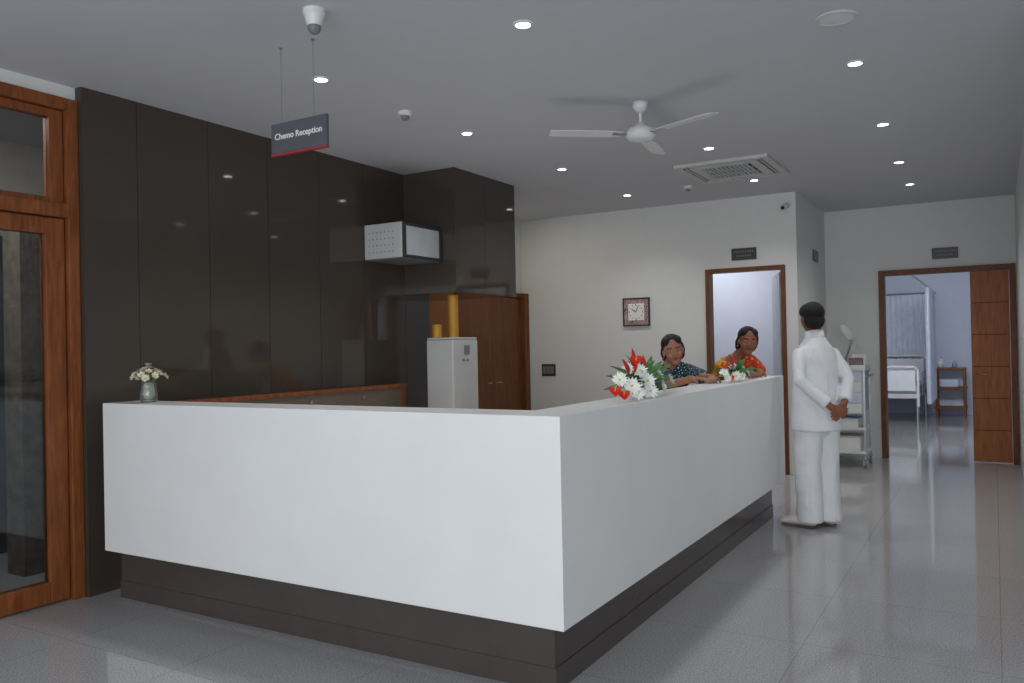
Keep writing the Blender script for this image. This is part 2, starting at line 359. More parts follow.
wc = thing('water_purifier', 'tall white cabinet with a small display behind the counter', 'appliance', (-4.1, 5.95, 0))
obj('body', bx(-4.25, -3.97, 5.76, 6.15, 0, 1.49), M['cabinet'], wc, .012)
obj('lid', bx(-4.245, -3.975, 5.765, 6.145, 1.492, 1.51), M['cabinet'], wc, .006)
obj('display', bx(-3.97, -3.964, 5.93, 6.01, 1.36, 1.44), M['grey'], wc)
for y in (5.90, 5.96): obj('button', bx(-3.97, -3.96, y, y+.03, 1.30, 1.32), M['grey'], wc)
gx, gy = -4.19, 5.84
gc = thing('gold_canister', 'small gold canister standing on the white cabinet', 'canister', (gx, gy, 1.51))
bm = B(); lathe(bm, [(0, 0), (.04, 0), (.042, .01), (.042, .09), (.038, .094), (0, .094)], (gx, gy, 1.51)); obj('body', bm, M['gold'], gc, smooth=False)
bm = B(); lathe(bm, [(0, .094), (.043, .094), (.043, .112), (.02, .118), (0, .12)], (gx, gy, 1.51)); obj('lid', bm, M['gold'], gc)
gx, gy = -4.14, 6.02
gc = thing('gold_cylinder', 'taller yellow gold cylinder on the white cabinet beside the canister', 'cylinder', (gx, gy, 1.51))
bm = B(); lathe(bm, [(0, 0), (.046, 0), (.046, .37), (.042, .38), (0, .38)], (gx, gy, 1.51)); obj('body', bm, M['gold'], gc)
bm = B(); lathe(bm, [(.0465, .35), (.049, .352), (.049, .368), (.0465, .37)], (gx, gy, 1.51)); obj('rim', bm, M['gold'], gc)

ap = thing('wall_appliance', 'white boxy appliance with vented side and framed window high on dark wall', 'appliance', (-4.4, 5.66, 2.14))
z0, z1 = 2.175, 2.475
obj('housing', bx(-4.60, -4.20, 5.38, 5.928, z0+.006, z1), M['plastic2'], ap, .008)
obj('base_plate', bx(-4.60, -4.205, 5.385, 5.925, z0, z0+.006), M['grey'], ap)
bm = B()
for i in range(7):
    for j in range(4): box(bm, -4.55+i*.042, -4.54+i*.042, 5.377, 5.381, 2.23+j*.055, 2.24+j*.055)
obj('vent_slots', bm, M['grey'], ap)
bm = B(); box(bm, -4.20, -4.18, 5.385, 5.925, z0+.005, z0+.03); box(bm, -4.20, -4.18, 5.385, 5.925, z1-.03, z1-.005); box(bm, -4.20, -4.18, 5.385, 5.42, z0+.03, z1-.03); box(bm, -4.20, -4.18, 5.89, 5.925, z0+.03, z1-.03)
door = obj('front_frame', bm, M['dgrey'], ap, .004)
obj('window', bx(-4.199, -4.188, 5.42, 5.89, z0+.03, z1-.03), M['screen'], door)

# ---------------------------------------------------------------- hanging sign
YS = 3.07
a = atY(271, 125, YS); b = atY(326, 113, YS); c = atY(271, 157, YS)
sx0, sx1, sz1, sz0 = a.x, b.x, a.z, c.z
sg = thing('hanging_sign', 'grey Chemo Reception sign hanging on two wires above counter', 'sign', ((sx0+sx1)/2, YS, sz0))
obj('board', bx(sx0, sx1, YS, YS+.02, sz0+.009, sz1), M['sign'], sg, .002)
obj('red_strip', bx(sx0, sx1, YS-.001, YS+.021, sz0, sz0+.008), M['red'], sg)
textmesh('lettering', 'Chemo Reception', .045, M['textw'], sg, ((sx0+sx1)/2, YS-.001, (sz0+sz1)/2+.012), Matrix.Rotation(pi/2, 3, 'X'), .0006)
for x in (sx0+.07, sx1-.09):
    bm = B(); tube(bm, [(x, YS+.01, sz1), (x, YS+.01, ZC-.004)], .0016, seg=6, round_=False); lathe(bm, [(0, 0), (.01, 0), (.01, -.006), (0, -.008)], (x, YS+.01, ZC), 12)
    obj('wire', bm, M['steel'], sg)

# ---------------------------------------------------------------- ceiling devices
def cthing(name, px, py, label, cat): p = atZ(px, py, ZC); return thing(name, label, cat, (p.x, p.y, ZC)), p
t, p = cthing('dome_camera', 314, 10, 'white ceiling dome camera above the hanging sign', 'camera')
bm = B(); lathe(bm, [(0, 0), (.052, 0), (.052, -.02), (.046, -.03), (.034, -.075), (.0, -.08)], p); obj('base', bm, M['plastic'], t, smooth=False)
bm = B(); lathe(bm, [(.0, -.06), (.032, -.07), (.032, -.085), (.026, -.10), (.015, -.11), (0, -.113)], p); obj('dome', bm, M['grey'], t, smooth=True)
t, p = cthing('smoke_detector', 405, 112, 'small white smoke detector on the ceiling near the dark wall', 'smoke detector')
bm = B(); lathe(bm, [(0, 0), (.05, 0), (.05, -.015), (.042, -.028), (0, -.03)], p); obj('base', bm, M['plastic'], t)
bm = B(); lathe(bm, [(0, -.028), (.026, -.03), (.026, -.048), (.018, -.055), (0, -.056)], p); obj('sensor', bm, M['grey'], t)
t, p = cthing('heat_detector', 688, 186, 'tiny white detector on the ceiling behind the air conditioner', 'detector')
bm = B(); lathe(bm, [(0, 0), (.045, 0), (.045, -.015), (.035, -.028), (0, -.03)], p); obj('base', bm, M['plastic'], t)
bm = B(); lathe(bm, [(0, -.028), (.022, -.03), (.02, -.05), (0, -.056)], p); obj('sensor', bm, M['grey'], t)
t, p = cthing('ceiling_speaker', 836, 18, 'round flat white ceiling speaker', 'speaker')
bm = B(); lathe(bm, [(.082, 0), (.1, 0), (.1, -.004), (.092, -.008), (.08, -.006), (.08, 0)], p); obj('rim', bm, M['plastic2'], t)
bm = B(); lathe(bm, [(0, -.004), (.04, -.005), (.042, -.006), (.044, -.005), (.08, -.004), (.08, 0), (0, 0)], p); obj('grille', bm, M['plastic'], t)
DL = [(523, 24, 'nearest, above the counter corner'), (321, 79, 'beside the hanging sign'), (467, 133, 'in front of the dark bulkhead'), (562, 169, 'fourth along the left row'),
      (627, 195, 'far end of left row near the back wall'), (855, 63, 'near the round ceiling speaker'), (883, 124, 'second of the right row'), (899, 162, 'third of the right row'),
      (910, 184, 'farthest, by the ward door'), (709, 148, 'just in front of the air conditioner'), (754, 180, 'just behind the air conditioner')]
first = None
for px, py, w in DL:
    p = atZ(px, py, ZC); lab = 'round recessed ceiling downlight, '+w
    if first is None:
        first = thing('downlight', lab, 'ceiling light', (p.x, p.y, ZC), group='recessed ceiling downlights')
        bm = B(); lathe(bm, [(.036, 0), (.052, 0), (.052, -.004), (.038, -.008), (.036, -.002)], p); obj('trim_ring', bm, M['plastic'], first)
        bm = B(); lathe(bm, [(0, -.003), (.036, -.002), (.036, 0), (0, 0)], p); obj('lens', bm, M['lens'], first)
        ld = bpy.data.lights.new('downlight_lamp', 'SPOT'); ld.energy = 26; ld.spot_size = math.radians(130); ld.spot_blend = .9; ld.shadow_soft_size = .035; ld.color = (1, .98, .96)
        lo = bpy.data.objects.new('downlight_lamp', ld); C.objects.link(lo); lo.parent = first; lo.location = (0, 0, -.02)
    else: dup(first, (p.x, p.y, ZC), label=lab)

fp = atZ(640, 103, ZC); zf = 2.80
fan = thing('ceiling_fan', 'white three-blade ceiling fan', 'fan', (fp.x, fp.y, ZC))
bm = B(); lathe(bm, [(0, 0), (.055, 0), (.05, -.03), (.03, -.06), (.012, -.065), (0, -.065)], fp); obj('canopy', bm, M['plastic'], fan, smooth=True)
bm = B(); tube(bm, [(fp.x, fp.y, ZC-.06), (fp.x, fp.y, zf+.04)], .011); obj('down_rod', bm, M['plastic'], fan, smooth=True)
bm = B(); lathe(bm, [(0, .075), (.03, .07), (.045, .045), (.085, .03), (.1, .005), (.1, -.02), (.08, -.04), (.04, -.05), (0, -.052)], (fp.x, fp.y, zf)); obj('motor', bm, M['plastic'], fan, smooth=True)
for k in range(3):
    an = math.radians(188+30.45+120*k); d = V((cos(an), sin(an), 0)); n = V((-sin(an), cos(an), 0)); c = V((fp.x, fp.y, zf-.01))
    bm = B(); rows = []
    for s, w in ((.13, .035), (.2, .050), (.35, .054), (.5, .052), (.58, .048), (.605, .033)):
        rows.append([[bm.verts.new(c+d*s+n*w*u+V((0, 0, .006*u+q))) for u in (-1, 0, 1)] for q in (0, .004)])
    for r1, r2 in zip(rows, rows[1:]):
        for i in range(2):
            bm.faces.new((r1[0][i], r1[0][i+1], r2[0][i+1], r2[0][i])); bm.faces.new((r1[1][i], r2[1][i], r2[1][i+1], r1[1][i+1]))
        for i in (0, 2): bm.faces.new((r1[0][i], r2[0][i], r2[1][i], r1[1][i]))
    for r1 in (rows[0], rows[-1]): bm.faces.new((r1[0][0], r1[0][1], r1[0][2], r1[1][2], r1[1][1], r1[1][0]))
    bo = obj('blade', bm, M['plastic'], fan)
    bm = B(); tube(bm, [c+d*.08, c+d*.19], [(.022, .004), (.03, .004)], ref=n, seg=10, round_=False); obj('blade_bracket', bm, M['steel'], bo)

ax0, ax1, ay0, ay1 = -2.43, -1.61, 7.02, 7.90
ac = thing('cassette_air_conditioner', 'square white ceiling cassette air conditioner with slatted intake grille', 'air conditioner', ((ax0+ax1)/2, (ay0+ay1)/2, ZC))
z0 = ZC-.028
bm = B(); g = .19
box(bm, ax0, ax1, ay0, ay0+.06, z0, ZC); box(bm, ax0, ax1, ay1-.06, ay1, z0, ZC); box(bm, ax0, ax0+.06, ay0+.06, ay1-.06, z0, ZC); box(bm, ax1-.06, ax1, ay0+.06, ay1-.06, z0, ZC)
box(bm, ax0+.11, ax1-.11, ay0+.11, ay0+g, z0, ZC); box(bm, ax0+.11, ax1-.11, ay1-g, ay1-.11, z0, ZC); box(bm, ax0+.11, ax0+g, ay0+g, ay1-g, z0, ZC); box(bm, ax1-g, ax1-.11, ay0+g, ay1-g, z0, ZC)
obj('panel', bm, M['plastic2'], ac, .003)
obj('air_slot', bx(ax0+.06, ax1-.06, ay0+.06, ay1-.06, ZC-.006, ZC), M['dgrey'], ac)
for (u0, u1, v0, v1) in ((ax0+.12, ax1-.12, ay0+.072, ay0+.094), (ax0+.12, ax1-.12, ay1-.094, ay1-.072), (ax0+.072, ax0+.094, ay0+.12, ay1-.12), (ax1-.094, ax1-.072, ay0+.12, ay1-.12)):
    obj('louvre', bx(u0, u1, v0, v1, z0+.003, z0+.009), M['grille'], ac, .002)
bm = B(); x = ax0+g+.006
while x < ax1-g-.02:
    box(bm, x, x+.026, ay0+g, ay1-g, z0+.002, z0+.008); x += .038
for y in (ay0+g+.16, ay1-g-.16): box(bm, ax0+g, ax1-g, y, y+.012, z0+.0, z0+.01)
obj('intake_grille', bm, M['grille'], ac)

# ---------------------------------------------------------------- wall fittings
p = atY(637, 312, 9.0)
ck = thing('wall_clock', 'square navy framed wall clock with patterned border and white dial', 'clock', (p.x, 9.0, p.z-.16))
bm = B(); s = .165
for (u0, u1, v0, v1) in ((-s, s, s-.016, s), (-s, s, -s, -s+.016), (-s, -s+.016, -s+.016, s-.016), (s-.016, s, -s+.016, s-.016)): box(bm, p.x+u0, p.x+u1, 8.965, 9.0, p.z+v0, p.z+v1)
obj('frame', bm, M['navy'], ck, .003)
obj('border_plate', bx(p.x-s+.016, p.x+s-.016, 8.975, 9.0, p.z-s+.016, p.z+s-.016), M['clockpat'], ck)
dl = obj('dial', bx(p.x-.098, p.x+.098, 8.969, 8.975, p.z-.098, p.z+.098), M['dial'], ck, .002)
bm = B()
for i in range(12):
    an = i*pi/6; q = V((p.x+.082*sin(an), 8.968, p.z+.082*cos(an))); e = .006 if i % 3 else .010
    box(bm, q.x-.004, q.x+.004, 8.966, 8.969, q.z-e, q.z+e)
obj('hour_marks', bm, M['navy'], dl)
bm = B(); tube(bm, [(p.x, 8.965, p.z), (p.x-.045, 8.965, p.z+.03)], .005, seg=6); obj('hour_hand', bm, M['black'], dl)
bm = B(); tube(bm, [(p.x, 8.963, p.z), (p.x+.03, 8.963, p.z+.07)], .0035, seg=6); obj('minute_hand', bm, M['black'], dl)

def plate(label, c, w, h, axis):
    t = thing('door_sign', label, 'sign', (c.x, c.y, c.z-h/2), group='small dark door signs')
    bm = B(); lm = B()
    if axis == 'Y':
        box(bm, c.x-w/2, c.x+w/2, c.y-.012, c.y, c.z-h/2, c.z+h/2)
        for k, ww in ((.2, .38), (-.15, .3)):
            xx = -ww*w
            while xx < ww*w: box(lm, c.x+xx, c.x+xx+.014, c.y-.0135, c.y-.012, c.z+k*h-.009, c.z+k*h+.009); xx += .024
    else:
        box(bm, c.x, c.x+.012, c.y-w/2, c.y+w/2, c.z-h/2, c.z+h/2)
        box(lm, c.x+.012, c.x+.0135, c.y-w*.35, c.y+w*.35, c.z-.008, c.z+.008)
    obj('plate', bm, M['plate'], t, .002); obj('lettering', lm, M['grey'], t)
plate('small dark sign plate above the middle doorway', atY(744, 254, 9.0), .27, .13, 'Y')
plate('small dark sign plate above the ward doorway', atY(945, 253, 10.7), .27, .13, 'Y')
plate('small dark sign plate high on the short return wall', atX(815, 256, -1.78), .30, .13, 'X')
p = atY(549, 370, 9.0)
sw = thing('switch_plate', 'dark grey switch plate on the back wall', 'switch', (p.x, 9.0, p.z-.07))
obj('plate', bx(p.x-.095, p.x+.095, 8.988, 9.0, p.z-.075, p.z+.075), M['dgrey'], sw, .003)
for i in range(3): obj('rocker', bx(p.x-.075+i*.052, p.x-.03+i*.052, 8.984, 8.988, p.z-.045, p.z+.045), M['grey'], sw, .001)
cc = thing('security_camera', 'small white security camera at the top corner of the back wall', 'camera', (-1.86, 9.0, 2.87))
bm = B(); box(bm, -1.885, -1.835, 8.985, 9.0, 2.84, 2.90); tube(bm, [(-1.86, 8.985, 2.87), (-1.86, 8.93, 2.85)], .01); obj('bracket', bm, M['plastic'], cc)
bm = B(); tube(bm, [(-1.86, 8.96, 2.86), (-1.87, 8.84, 2.82)], .03); obj('body', bm, M['plastic'], cc, smooth=True)
bm = B(); ell(bm, (-1.872, 8.815, 2.812), .02); obj('lens', bm, M['black'], cc, smooth=True)

# ---------------------------------------------------------------- trolley with things
tr = thing('medical_trolley', 'white medical trolley with drawers beside the ward doorway', 'trolley', (-1.46, 9.95, 0))
x0, x1, y0, y1 = -1.70, -1.23, 9.72, 10.2
for x in (x0+.015, x1-.015):
    for y in (y0+.015, y1-.015):
        bm = B(); tube(bm, [(x, y, .1), (x, y, 1.1)], .012, round_=False); obj('post', bm, M['plastic'], tr, smooth=True)
        cs = B(); lathe(cs, [(0, -.012), (.042, -.012), (.045, 0), (.042, .012), (0, .012)], (x, y, .045), 18, (1, 0, 0)); w = obj('caster', cs, M['grey'], tr)
        bm = B(); box(bm, x-.02, x-.014, y-.014, y+.014, .035, .105); box(bm, x+.014, x+.02, y-.014, y+.014, .035, .105); box(bm, x-.02, x+.02, y-.014, y+.014, .097, .105); obj('fork', bm, M['steel'], w)
def tray(z, h=.03):
    bm = B(); box(bm, x0, x1, y0, y1, z, z+.012); box(bm, x0, x1, y0, y0+.012, z+.012, z+h); box(bm, x0, x1, y1-.012, y1, z+.012, z+h); box(bm, x0, x0+.012, y0+.012, y1-.012, z+.012, z+h); box(bm, x1-.012, x1, y0+.012, y1-.012, z+.012, z+h)
    return bm
obj('top_tray', tray(1.08, .06), M['plastic'], tr, .002); obj('shelf', tray(.42), M['plastic'], tr, .002); obj('shelf', tray(.16), M['plastic'], tr, .002)
obj('drawer_housing', bx(x0+.03, x1-.03, y0+.03, y1-.03, .60, 1.08), M['plastic'], tr, .003)
obj('side_panel', bx(x1-.03, x1-.022, y0+.04, y1-.04, .62, 1.06), M['bluep'], tr, .002)
for k in range(4):
    dr = obj('drawer', bx(x0+.04, x1-.04, y0+.012, y0+.03, .605+k*.118, .715+k*.118), M['sheet'] if k % 2 else M['plastic'], tr, .003)
    bm = B(); tube(bm, [((x0+x1)/2-.06, y0+.003, .66+k*.118), ((x0+x1)/2+.06, y0+.003, .66+k*.118)], .006); obj('drawer_handle', bm, M['steel'], dr)
obj('push_handle', tube(B(), [(x1, y0+.03, 1.02), (x1+.03, y0+.03, 1.02), (x1+.03, y1-.03, 1.02), (x1, y1-.03, 1.02)], .009), M['steel'], tr, smooth=True)
ps = thing('paper_stack', 'stack of white papers on the middle trolley shelf', 'papers', (-1.46, 9.95, .433))
obj('papers', bx(-1.62, -1.32, 9.80, 10.1, .433, .54), M['paper'], ps); obj('folder', bx(-1.60, -1.31, 9.79, 10.08, .54, .552), M['bluep'], ps)
ps = thing('supply_box', 'white supply box on the bottom trolley shelf', 'box', (-1.46, 9.95, .173))
obj('body', bx(-1.64, -1.30, 9.78, 10.1, .173, .33), M['paper'], ps, .003); obj('lid', bx(-1.645, -1.295, 9.775, 10.105, .33, .35), M['plastic2'], ps, .003)
tb = thing('tissue_box', 'small dark box of supplies on the trolley top', 'box', (-1.33, 9.85, 1.093))
obj('body', bx(-1.40, -1.27, 9.78, 9.92, 1.093, 1.20), M['grey'], tb, .003); obj('lid', bx(-1.402, -1.268, 9.778, 9.922, 1.20, 1.215), M['red'], tb, .002)
tb = thing('glove_box', 'white glove box on the trolley top behind the dark box', 'box', (-1.32, 10.05, 1.093))
obj('body', bx(-1.40, -1.25, 9.98, 10.12, 1.093, 1.25), M['paper'], tb, .003); obj('opening', bx(-1.36, -1.29, 9.978, 9.98, 1.14, 1.22), M['bluep'], tb)
el = thing('examination_lamp', 'white bent-arm examination lamp standing on the trolley', 'lamp', (-1.5, 10.05, 1.092))
bm = B(); lathe(bm, [(0, 0), (.06, 0), (.06, .015), (.02, .03), (0, .03)], (-1.5, 10.05, 1.093)); obj('base', bm, M['plastic'], el)
bm = B(); tube(bm, [(-1.5, 10.05, 1.11), (-1.44, 10.03, 1.28), (-1.40, 10.0, 1.40), (-1.46, 9.98, 1.50)], .011); obj('arm', bm, M['steel'], el, smooth=True)
bm = B(); tube(bm, [(-1.41, 9.99, 1.44), (-1.46, 9.97, 1.53), (-1.49, 9.96, 1.57)], [(.05, .018), (.055, .025), (.035, .02)], ref=(.5, .5, .3)); obj('lamp_shade', bm, M['plastic2'], el, smooth=True)

# ---------------------------------------------------------------- ward furniture
hb = thing('hospital_bed', 'white hospital bed with pale blue sheet inside the ward', 'bed', (-1.5, 16.1, 0))
bm = B(); box(bm, -1.98, -1.08, 15.1, 17.1, .42, .5); obj('frame', bm, M['plastic2'], hb, .01)
for x in (-1.94, -1.12):
    for y in (15.16, 17.04): bm = B(); tube(bm, [(x, y, 0), (x, y, .42)], .025, round_=False); obj('leg', bm, M['steel'], hb)
obj('mattress', bx(-1.96, -1.10, 15.15, 17.05, .5, .63), M['sheet'], hb, .03)
def board(y, h):
    bm = B(); tube(bm, [(-1.96, y, .3), (-1.96, y, h-.06), (-1.9, y, h), (-1.16, y, h), (-1.10, y, h-.06), (-1.10, y, .3)], .022)
    box(bm, -1.92, -1.14, y-.01, y+.01, .55, h-.06); return bm
obj('footboard', board(15.1, .95), M['plastic'], hb); obj('headboard', board(17.1, 1.1), M['plastic'], hb)
bm = B()
for z in (.72, .84): tube(bm, [(-1.06, 15.5, z), (-1.06, 16.6, z)], .012)
for y in (15.5, 15.87, 16.23, 16.6): tube(bm, [(-1.06, y, .45), (-1.06, y, .84)], .01)
obj('side_rail', bm, M['steel'], hb)
pl = tag(obj('pillow', ell(B(), (-1.53, 16.75, .692), (.3, .18, .06)), M['paper'], smooth=True), 'white pillow at the head of the ward bed', 'pillow')
bs = thing('bedside_cabinet', 'small open wooden bedside cabinet inside the ward', 'cabinet', (-.7, 16.85, 0))
for x in (-.93, -.49):
    for y in (16.55, 16.97): obj('leg', bx(x, x+.04, y, y+.04, 0, .85), M['wood'], bs, .003)
for z in (.15, .5, .85): obj('shelf', bx(-.95, -.43, 16.53, 17.03, z, z+.03), M['wood'], bs, .003)
obj('back_panel', bx(-.93, -.45, 17.0, 17.015, .18, .85), M['sheet'], bs)
for i, (x, z, h, m, lb) in enumerate(((-.84, .88, .2, 'paper', 'white bottle on the bedside cabinet top, left'), (-.62, .88, .13, 'bluep', 'short blue bottle on the bedside cabinet top, right'))):
    t = thing('bottle', lb, 'bottle', (x, 16.75, z))
    bm = B(); lathe(bm, [(0, 0), (.04, 0), (.04, h*.7), (.015, h*.85), (0, h*.85)], (x, 16.75, z), 16); obj('body', bm, M[m], t, smooth=True)
    bm = B(); lathe(bm, [(0, h*.85), (.018, h*.85), (.018, h), (0, h)], (x, 16.75, z), 16); obj('cap', bm, M['bluep'], t)
bm = B(); box(bm, -.86, -.56, 16.6, 16.95, .531, .68); tag(obj('folded_linen', bm, M['sheet'], None, .03), 'folded pale linen on the bedside cabinet shelf', 'linen')
cu = thing('ward_curtain', 'narrow pale curtain hanging between the ward bed and the bedside cabinet', 'curtain', (-.98, 15.6, 2.2))
bm = B(); n = 60; rows = []
for i in range(n+1):
    y = 14.9+1.5*i/n; x = -.93+.04*sin(i*1.3)
    rows.append((bm.verts.new((x, y, .35)), bm.verts.new((x, y, 2.25))))
for p_, q_ in zip(rows, rows[1:]): bm.faces.new((p_[0], q_[0], q_[1], p_[1]))
obj('cloth', bm, M['curtain'], cu, smooth=True)
bm = B(); tube(bm, [(-.93, 11.2, 2.27), (-.93, 17.29, 2.27)], .014); obj('rail', bm, M['steel'], cu)
cu = thing('ward_curtain', 'wide pale curtain drawn across the far wall of the ward behind the bed', 'curtain', (-1.6, 17.2, 2.2))
bm = B(); n = 70; rows = []
for i in range(n+1):
    x = -2.4+1.35*i/n; y = 17.2+.03*sin(i*1.3)
    rows.append((bm.verts.new((x, y, .3)), bm.verts.new((x, y, 2.25))))
for p_, q_ in zip(rows, rows[1:]): bm.faces.new((p_[0], q_[0], q_[1], p_[1]))
obj('cloth', bm, M['curtain'], cu, smooth=True)
bm = B(); tube(bm, [(-2.55, 17.2, 2.27), (-.96, 17.2, 2.27)], .014); obj('rail', bm, M['steel'], cu)

# ---------------------------------------------------------------- flowers
def flower(bm, c, n, r, N=14, cup=.35, w=.22):
    n = V(n).normalized(); a = n.orthogonal().normalized(); b = n.cross(a)
    for k in range(N):
        an = 2*pi*k/N+random.uniform(-.1, .1); d = a*cos(an)+b*sin(an); s = n.cross(d)
        rr = r*random.uniform(.85, 1.05); h = cup*(1.0 if k % 2 else .55)
        p = [c, c+d*rr*.5+n*rr*h*.6+s*rr*w, c+d*rr*.5+n*rr*h*.6-s*rr*w, c+d*rr+n*rr*h, c+d*rr*.5+n*rr*h*.42]
        v = [bm.verts.new(x) for x in p]
        bm.faces.new((v[0], v[1], v[4])); bm.faces.new((v[0], v[4], v[2])); bm.faces.new((v[1], v[3], v[4])); bm.faces.new((v[4], v[3], v[2]))
def leafm(bm, c, tip, w, up=V((0, 0, 1)), n=6, sag=.02):
    c = V(c); tip = V(tip); d = tip-c; s = d.cross(up).normalized(); u = s.cross(d).normalized(); rows = []
    for i in range(n+1):
        t = i/n; ww = w*sin(pi*min(1, t*.92+.06))**.8; q = c+d*t+u*sag*sin(pi*t)
        rows.append([bm.verts.new(q-s*ww+u*.25*ww), bm.verts.new(q), bm.verts.new(q+s*ww+u*.25*ww)])
    for r1, r2 in zip(rows, rows[1:]):
        for i in (0, 1): bm.faces.new((r1[i], r1[i+1], r2[i+1], r2[i]))
def clampz(p, z=1.165): p = V(p); p.z = max(p.z, z); return p
def bouquet(name, label, px0, py0, sc, xs, whites, spikes, anth, leaves):
    cx = atX(px0, py0, xs); cx.z = 1.145
    t = thing(name, label, 'flowers', (cx.x, cx.y, 1.14), group=None)
    core = V((cx.x, cx.y, 1.145+.08*sc))
    fm = B()
    for px, py, w in leaves:
        tip = clampz(atX(px, py, xs+random.uniform(-.04, .05)), 1.155); leafm(fm, core+V((0, 0, -.03)), tip, w*sc, up=V((.5, -.6, .6)), sag=.015)
    for _ in range(40):
        an = random.uniform(0, 2*pi); e = random.uniform(-.1, 1.1); d = V((cos(an)*cos(e)*.7, sin(an)*cos(e)*1.2, sin(e)*.8))
        leafm(fm, core, clampz(core+d*random.uniform(.10, .17)*sc, 1.155), .014*sc, up=V((.5, -.6, .6)), sag=.01)
    obj('foliage', fm, M['leaf'], t, smooth=True)
    bm = B()
    for _ in range(6):
        q = core+V((random.uniform(-.02, .02), random.uniform(.06, .14)*sc, -.06*sc)); q.z = 1.152; tube(bm, [core, q], .003, seg=6)
    ell(bm, (core.x, core.y, 1.145+.032), (.05*sc, .06*sc, .03)); obj('stems', bm, M['stem'], t)
    for px, py, r, off in whites:
        p = clampz(atX(px, py, xs+off), 1.178); n = (p-core).normalized()+V((.5, -.7, .35))
        bm = B(); flower(bm, p, n, r, 16, .35, .2); flower(bm, p+n.normalized()*r*.1, n, r*.65, 10, .6, .24)
        for v in bm.verts: v.co.z = max(v.co.z, 1.144)
        f = obj('flower_head', bm, M['petal'], t)
        obj('flower_centre', ell(B(), p+n.normalized()*r*.2, r*.13, seg=10), M['pcent'], f, smooth=True)
    for a, b, w in spikes:
        p0 = atX(a[0], a[1], xs+.02); p1 = atX(b[0], b[1], xs+.03)
        bm = B(); leafm(bm, p0, p1, w*sc, up=V((.6, -.7, .3)), sag=.01); leafm(bm, p0+V((.01, -.01, 0)), p0.lerp(p1, .8)+V((0, .02, 0)), w*.8*sc, up=V((.7, -.5, .2)), sag=.008)
        obj('red_bract', bm, M['redp'], t, smooth=True)
    for px, py in anth:
        p = clampz(atX(px, py, xs+.06), 1.178); n = V((.6, -.8, .3)).normalized(); a = n.cross(V((0, 0, 1))).normalized(); b = a.cross(n)
        bm = B(); cv = bm.verts.new(p); ring = []
        for k in range(20):
            tt = 2*pi*k/20; ring.append(bm.verts.new(p+a*.028*sc*sin(tt)**3*1.1+b*.030*sc*(.81*cos(tt)-.32*cos(2*tt)-.12*cos(3*tt))+n*.006))
        for k in range(20): bm.faces.new((cv, ring[k], ring[(k+1) % 20]))
        f = obj('anthurium_spathe', bm, M['redp'], t); obj('spadix', tube(B(), [p, p+n*.03+b*.015], .004, seg=8), M['yel'], f)
    return t
bouquet('flower_bouquet', 'large bouquet of white flowers and red bracts on counter, nearer one', 640, 396, 1.0, -1.60,
        [(620, 380, .044, .03), (632, 386, .05, .07), (647, 381, .052, .06), (658, 374, .046, .03), (640, 371, .044, .04), (662, 387, .05, .06), (650, 391, .046, .08), (670, 380, .042, 0), (628, 369, .038, 0), (638, 393, .04, .08), (652, 366, .038, 0), (664, 393, .042, .05)],
        [((634, 372), (632, 348), .014), ((628, 374), (622, 359), .013), ((642, 370), (643, 355), .012)], [(615, 391), (624, 395), (636, 360)],
        [(606, 376, .02), (610, 366, .018), (676, 376, .02), (671, 364, .018), (626, 355, .014), (652, 356, .016), (678, 388, .02), (604, 390, .02), (646, 401, .02), (618, 368, .018), (662, 361, .018)])
bouquet('flower_bouquet', 'smaller bouquet of red and white flowers on counter between the women', 735, 379, .8, -1.60,
        [(724, 373, .038, .04), (736, 376, .042, .05), (747, 373, .036, .03), (733, 367, .034, 0), (742, 378, .034, .05), (728, 379, .03, .05), (742, 367, .03, 0)],
        [((732, 368), (728, 354), .014), ((728, 370), (720, 361), .013)], [(731, 380), (724, 366)],
        [(713, 369, .022), (717, 377, .022), (756, 368, .022), (757, 376, .022), (745, 358, .018), (720, 357, .018), (736, 355, .016)])
vp = atY(149, 403, 3.02); vp.z = ZT
vs = thing('flower_vase', 'small glass vase of cream flowers at left end of counter', 'vase', tuple(vp))
bm = B(); lathe(bm, [(0, .001), (.042, .001), (.048, .01), (.05, .05), (.042, .085), (.04, .105), (.046, .12), (.043, .12), (.037, .105), (.039, .085), (.046, .05), (.044, .014), (0, .01)], vp); obj('vase', bm, M['vglass'], vs, smooth=True)
bm = B()
for k in range(9): an = k*2.4; tube(bm, [vp+V((.02*cos(an+2), .02*sin(an+2), .018)), vp+V((.025*cos(an), .025*sin(an), .115)), vp+V((.075*cos(an), .075*sin(an), .17))], .0022, seg=5)
obj('stems', bm, M['leaf2'], vs)
bm = B()
for k in range(16):
    an = k*1.9; d = V((cos(an), sin(an), random.uniform(.3, 1.3))); leafm(bm, vp+V((0, 0, .12)), vp+V((0, 0, .12))+d.normalized()*random.uniform(.06, .1), .012)
obj('foliage', bm, M['leaf2'], vs)
for k in range(19):
    an = k*2.4; rr = .022*math.sqrt(k)*1.05; q = vp+V((rr*cos(an), rr*sin(an), .215-rr*.75))
    bm = B(); n = (q-vp-V((0, 0, .1))).normalized(); flower(bm, q, n, .026, 10, .5, .3); f = obj('flower_head', bm, M['cream'], vs); obj('flower_centre', ell(B(), q+n*.006, .005, seg=8), M['pcent'], f)

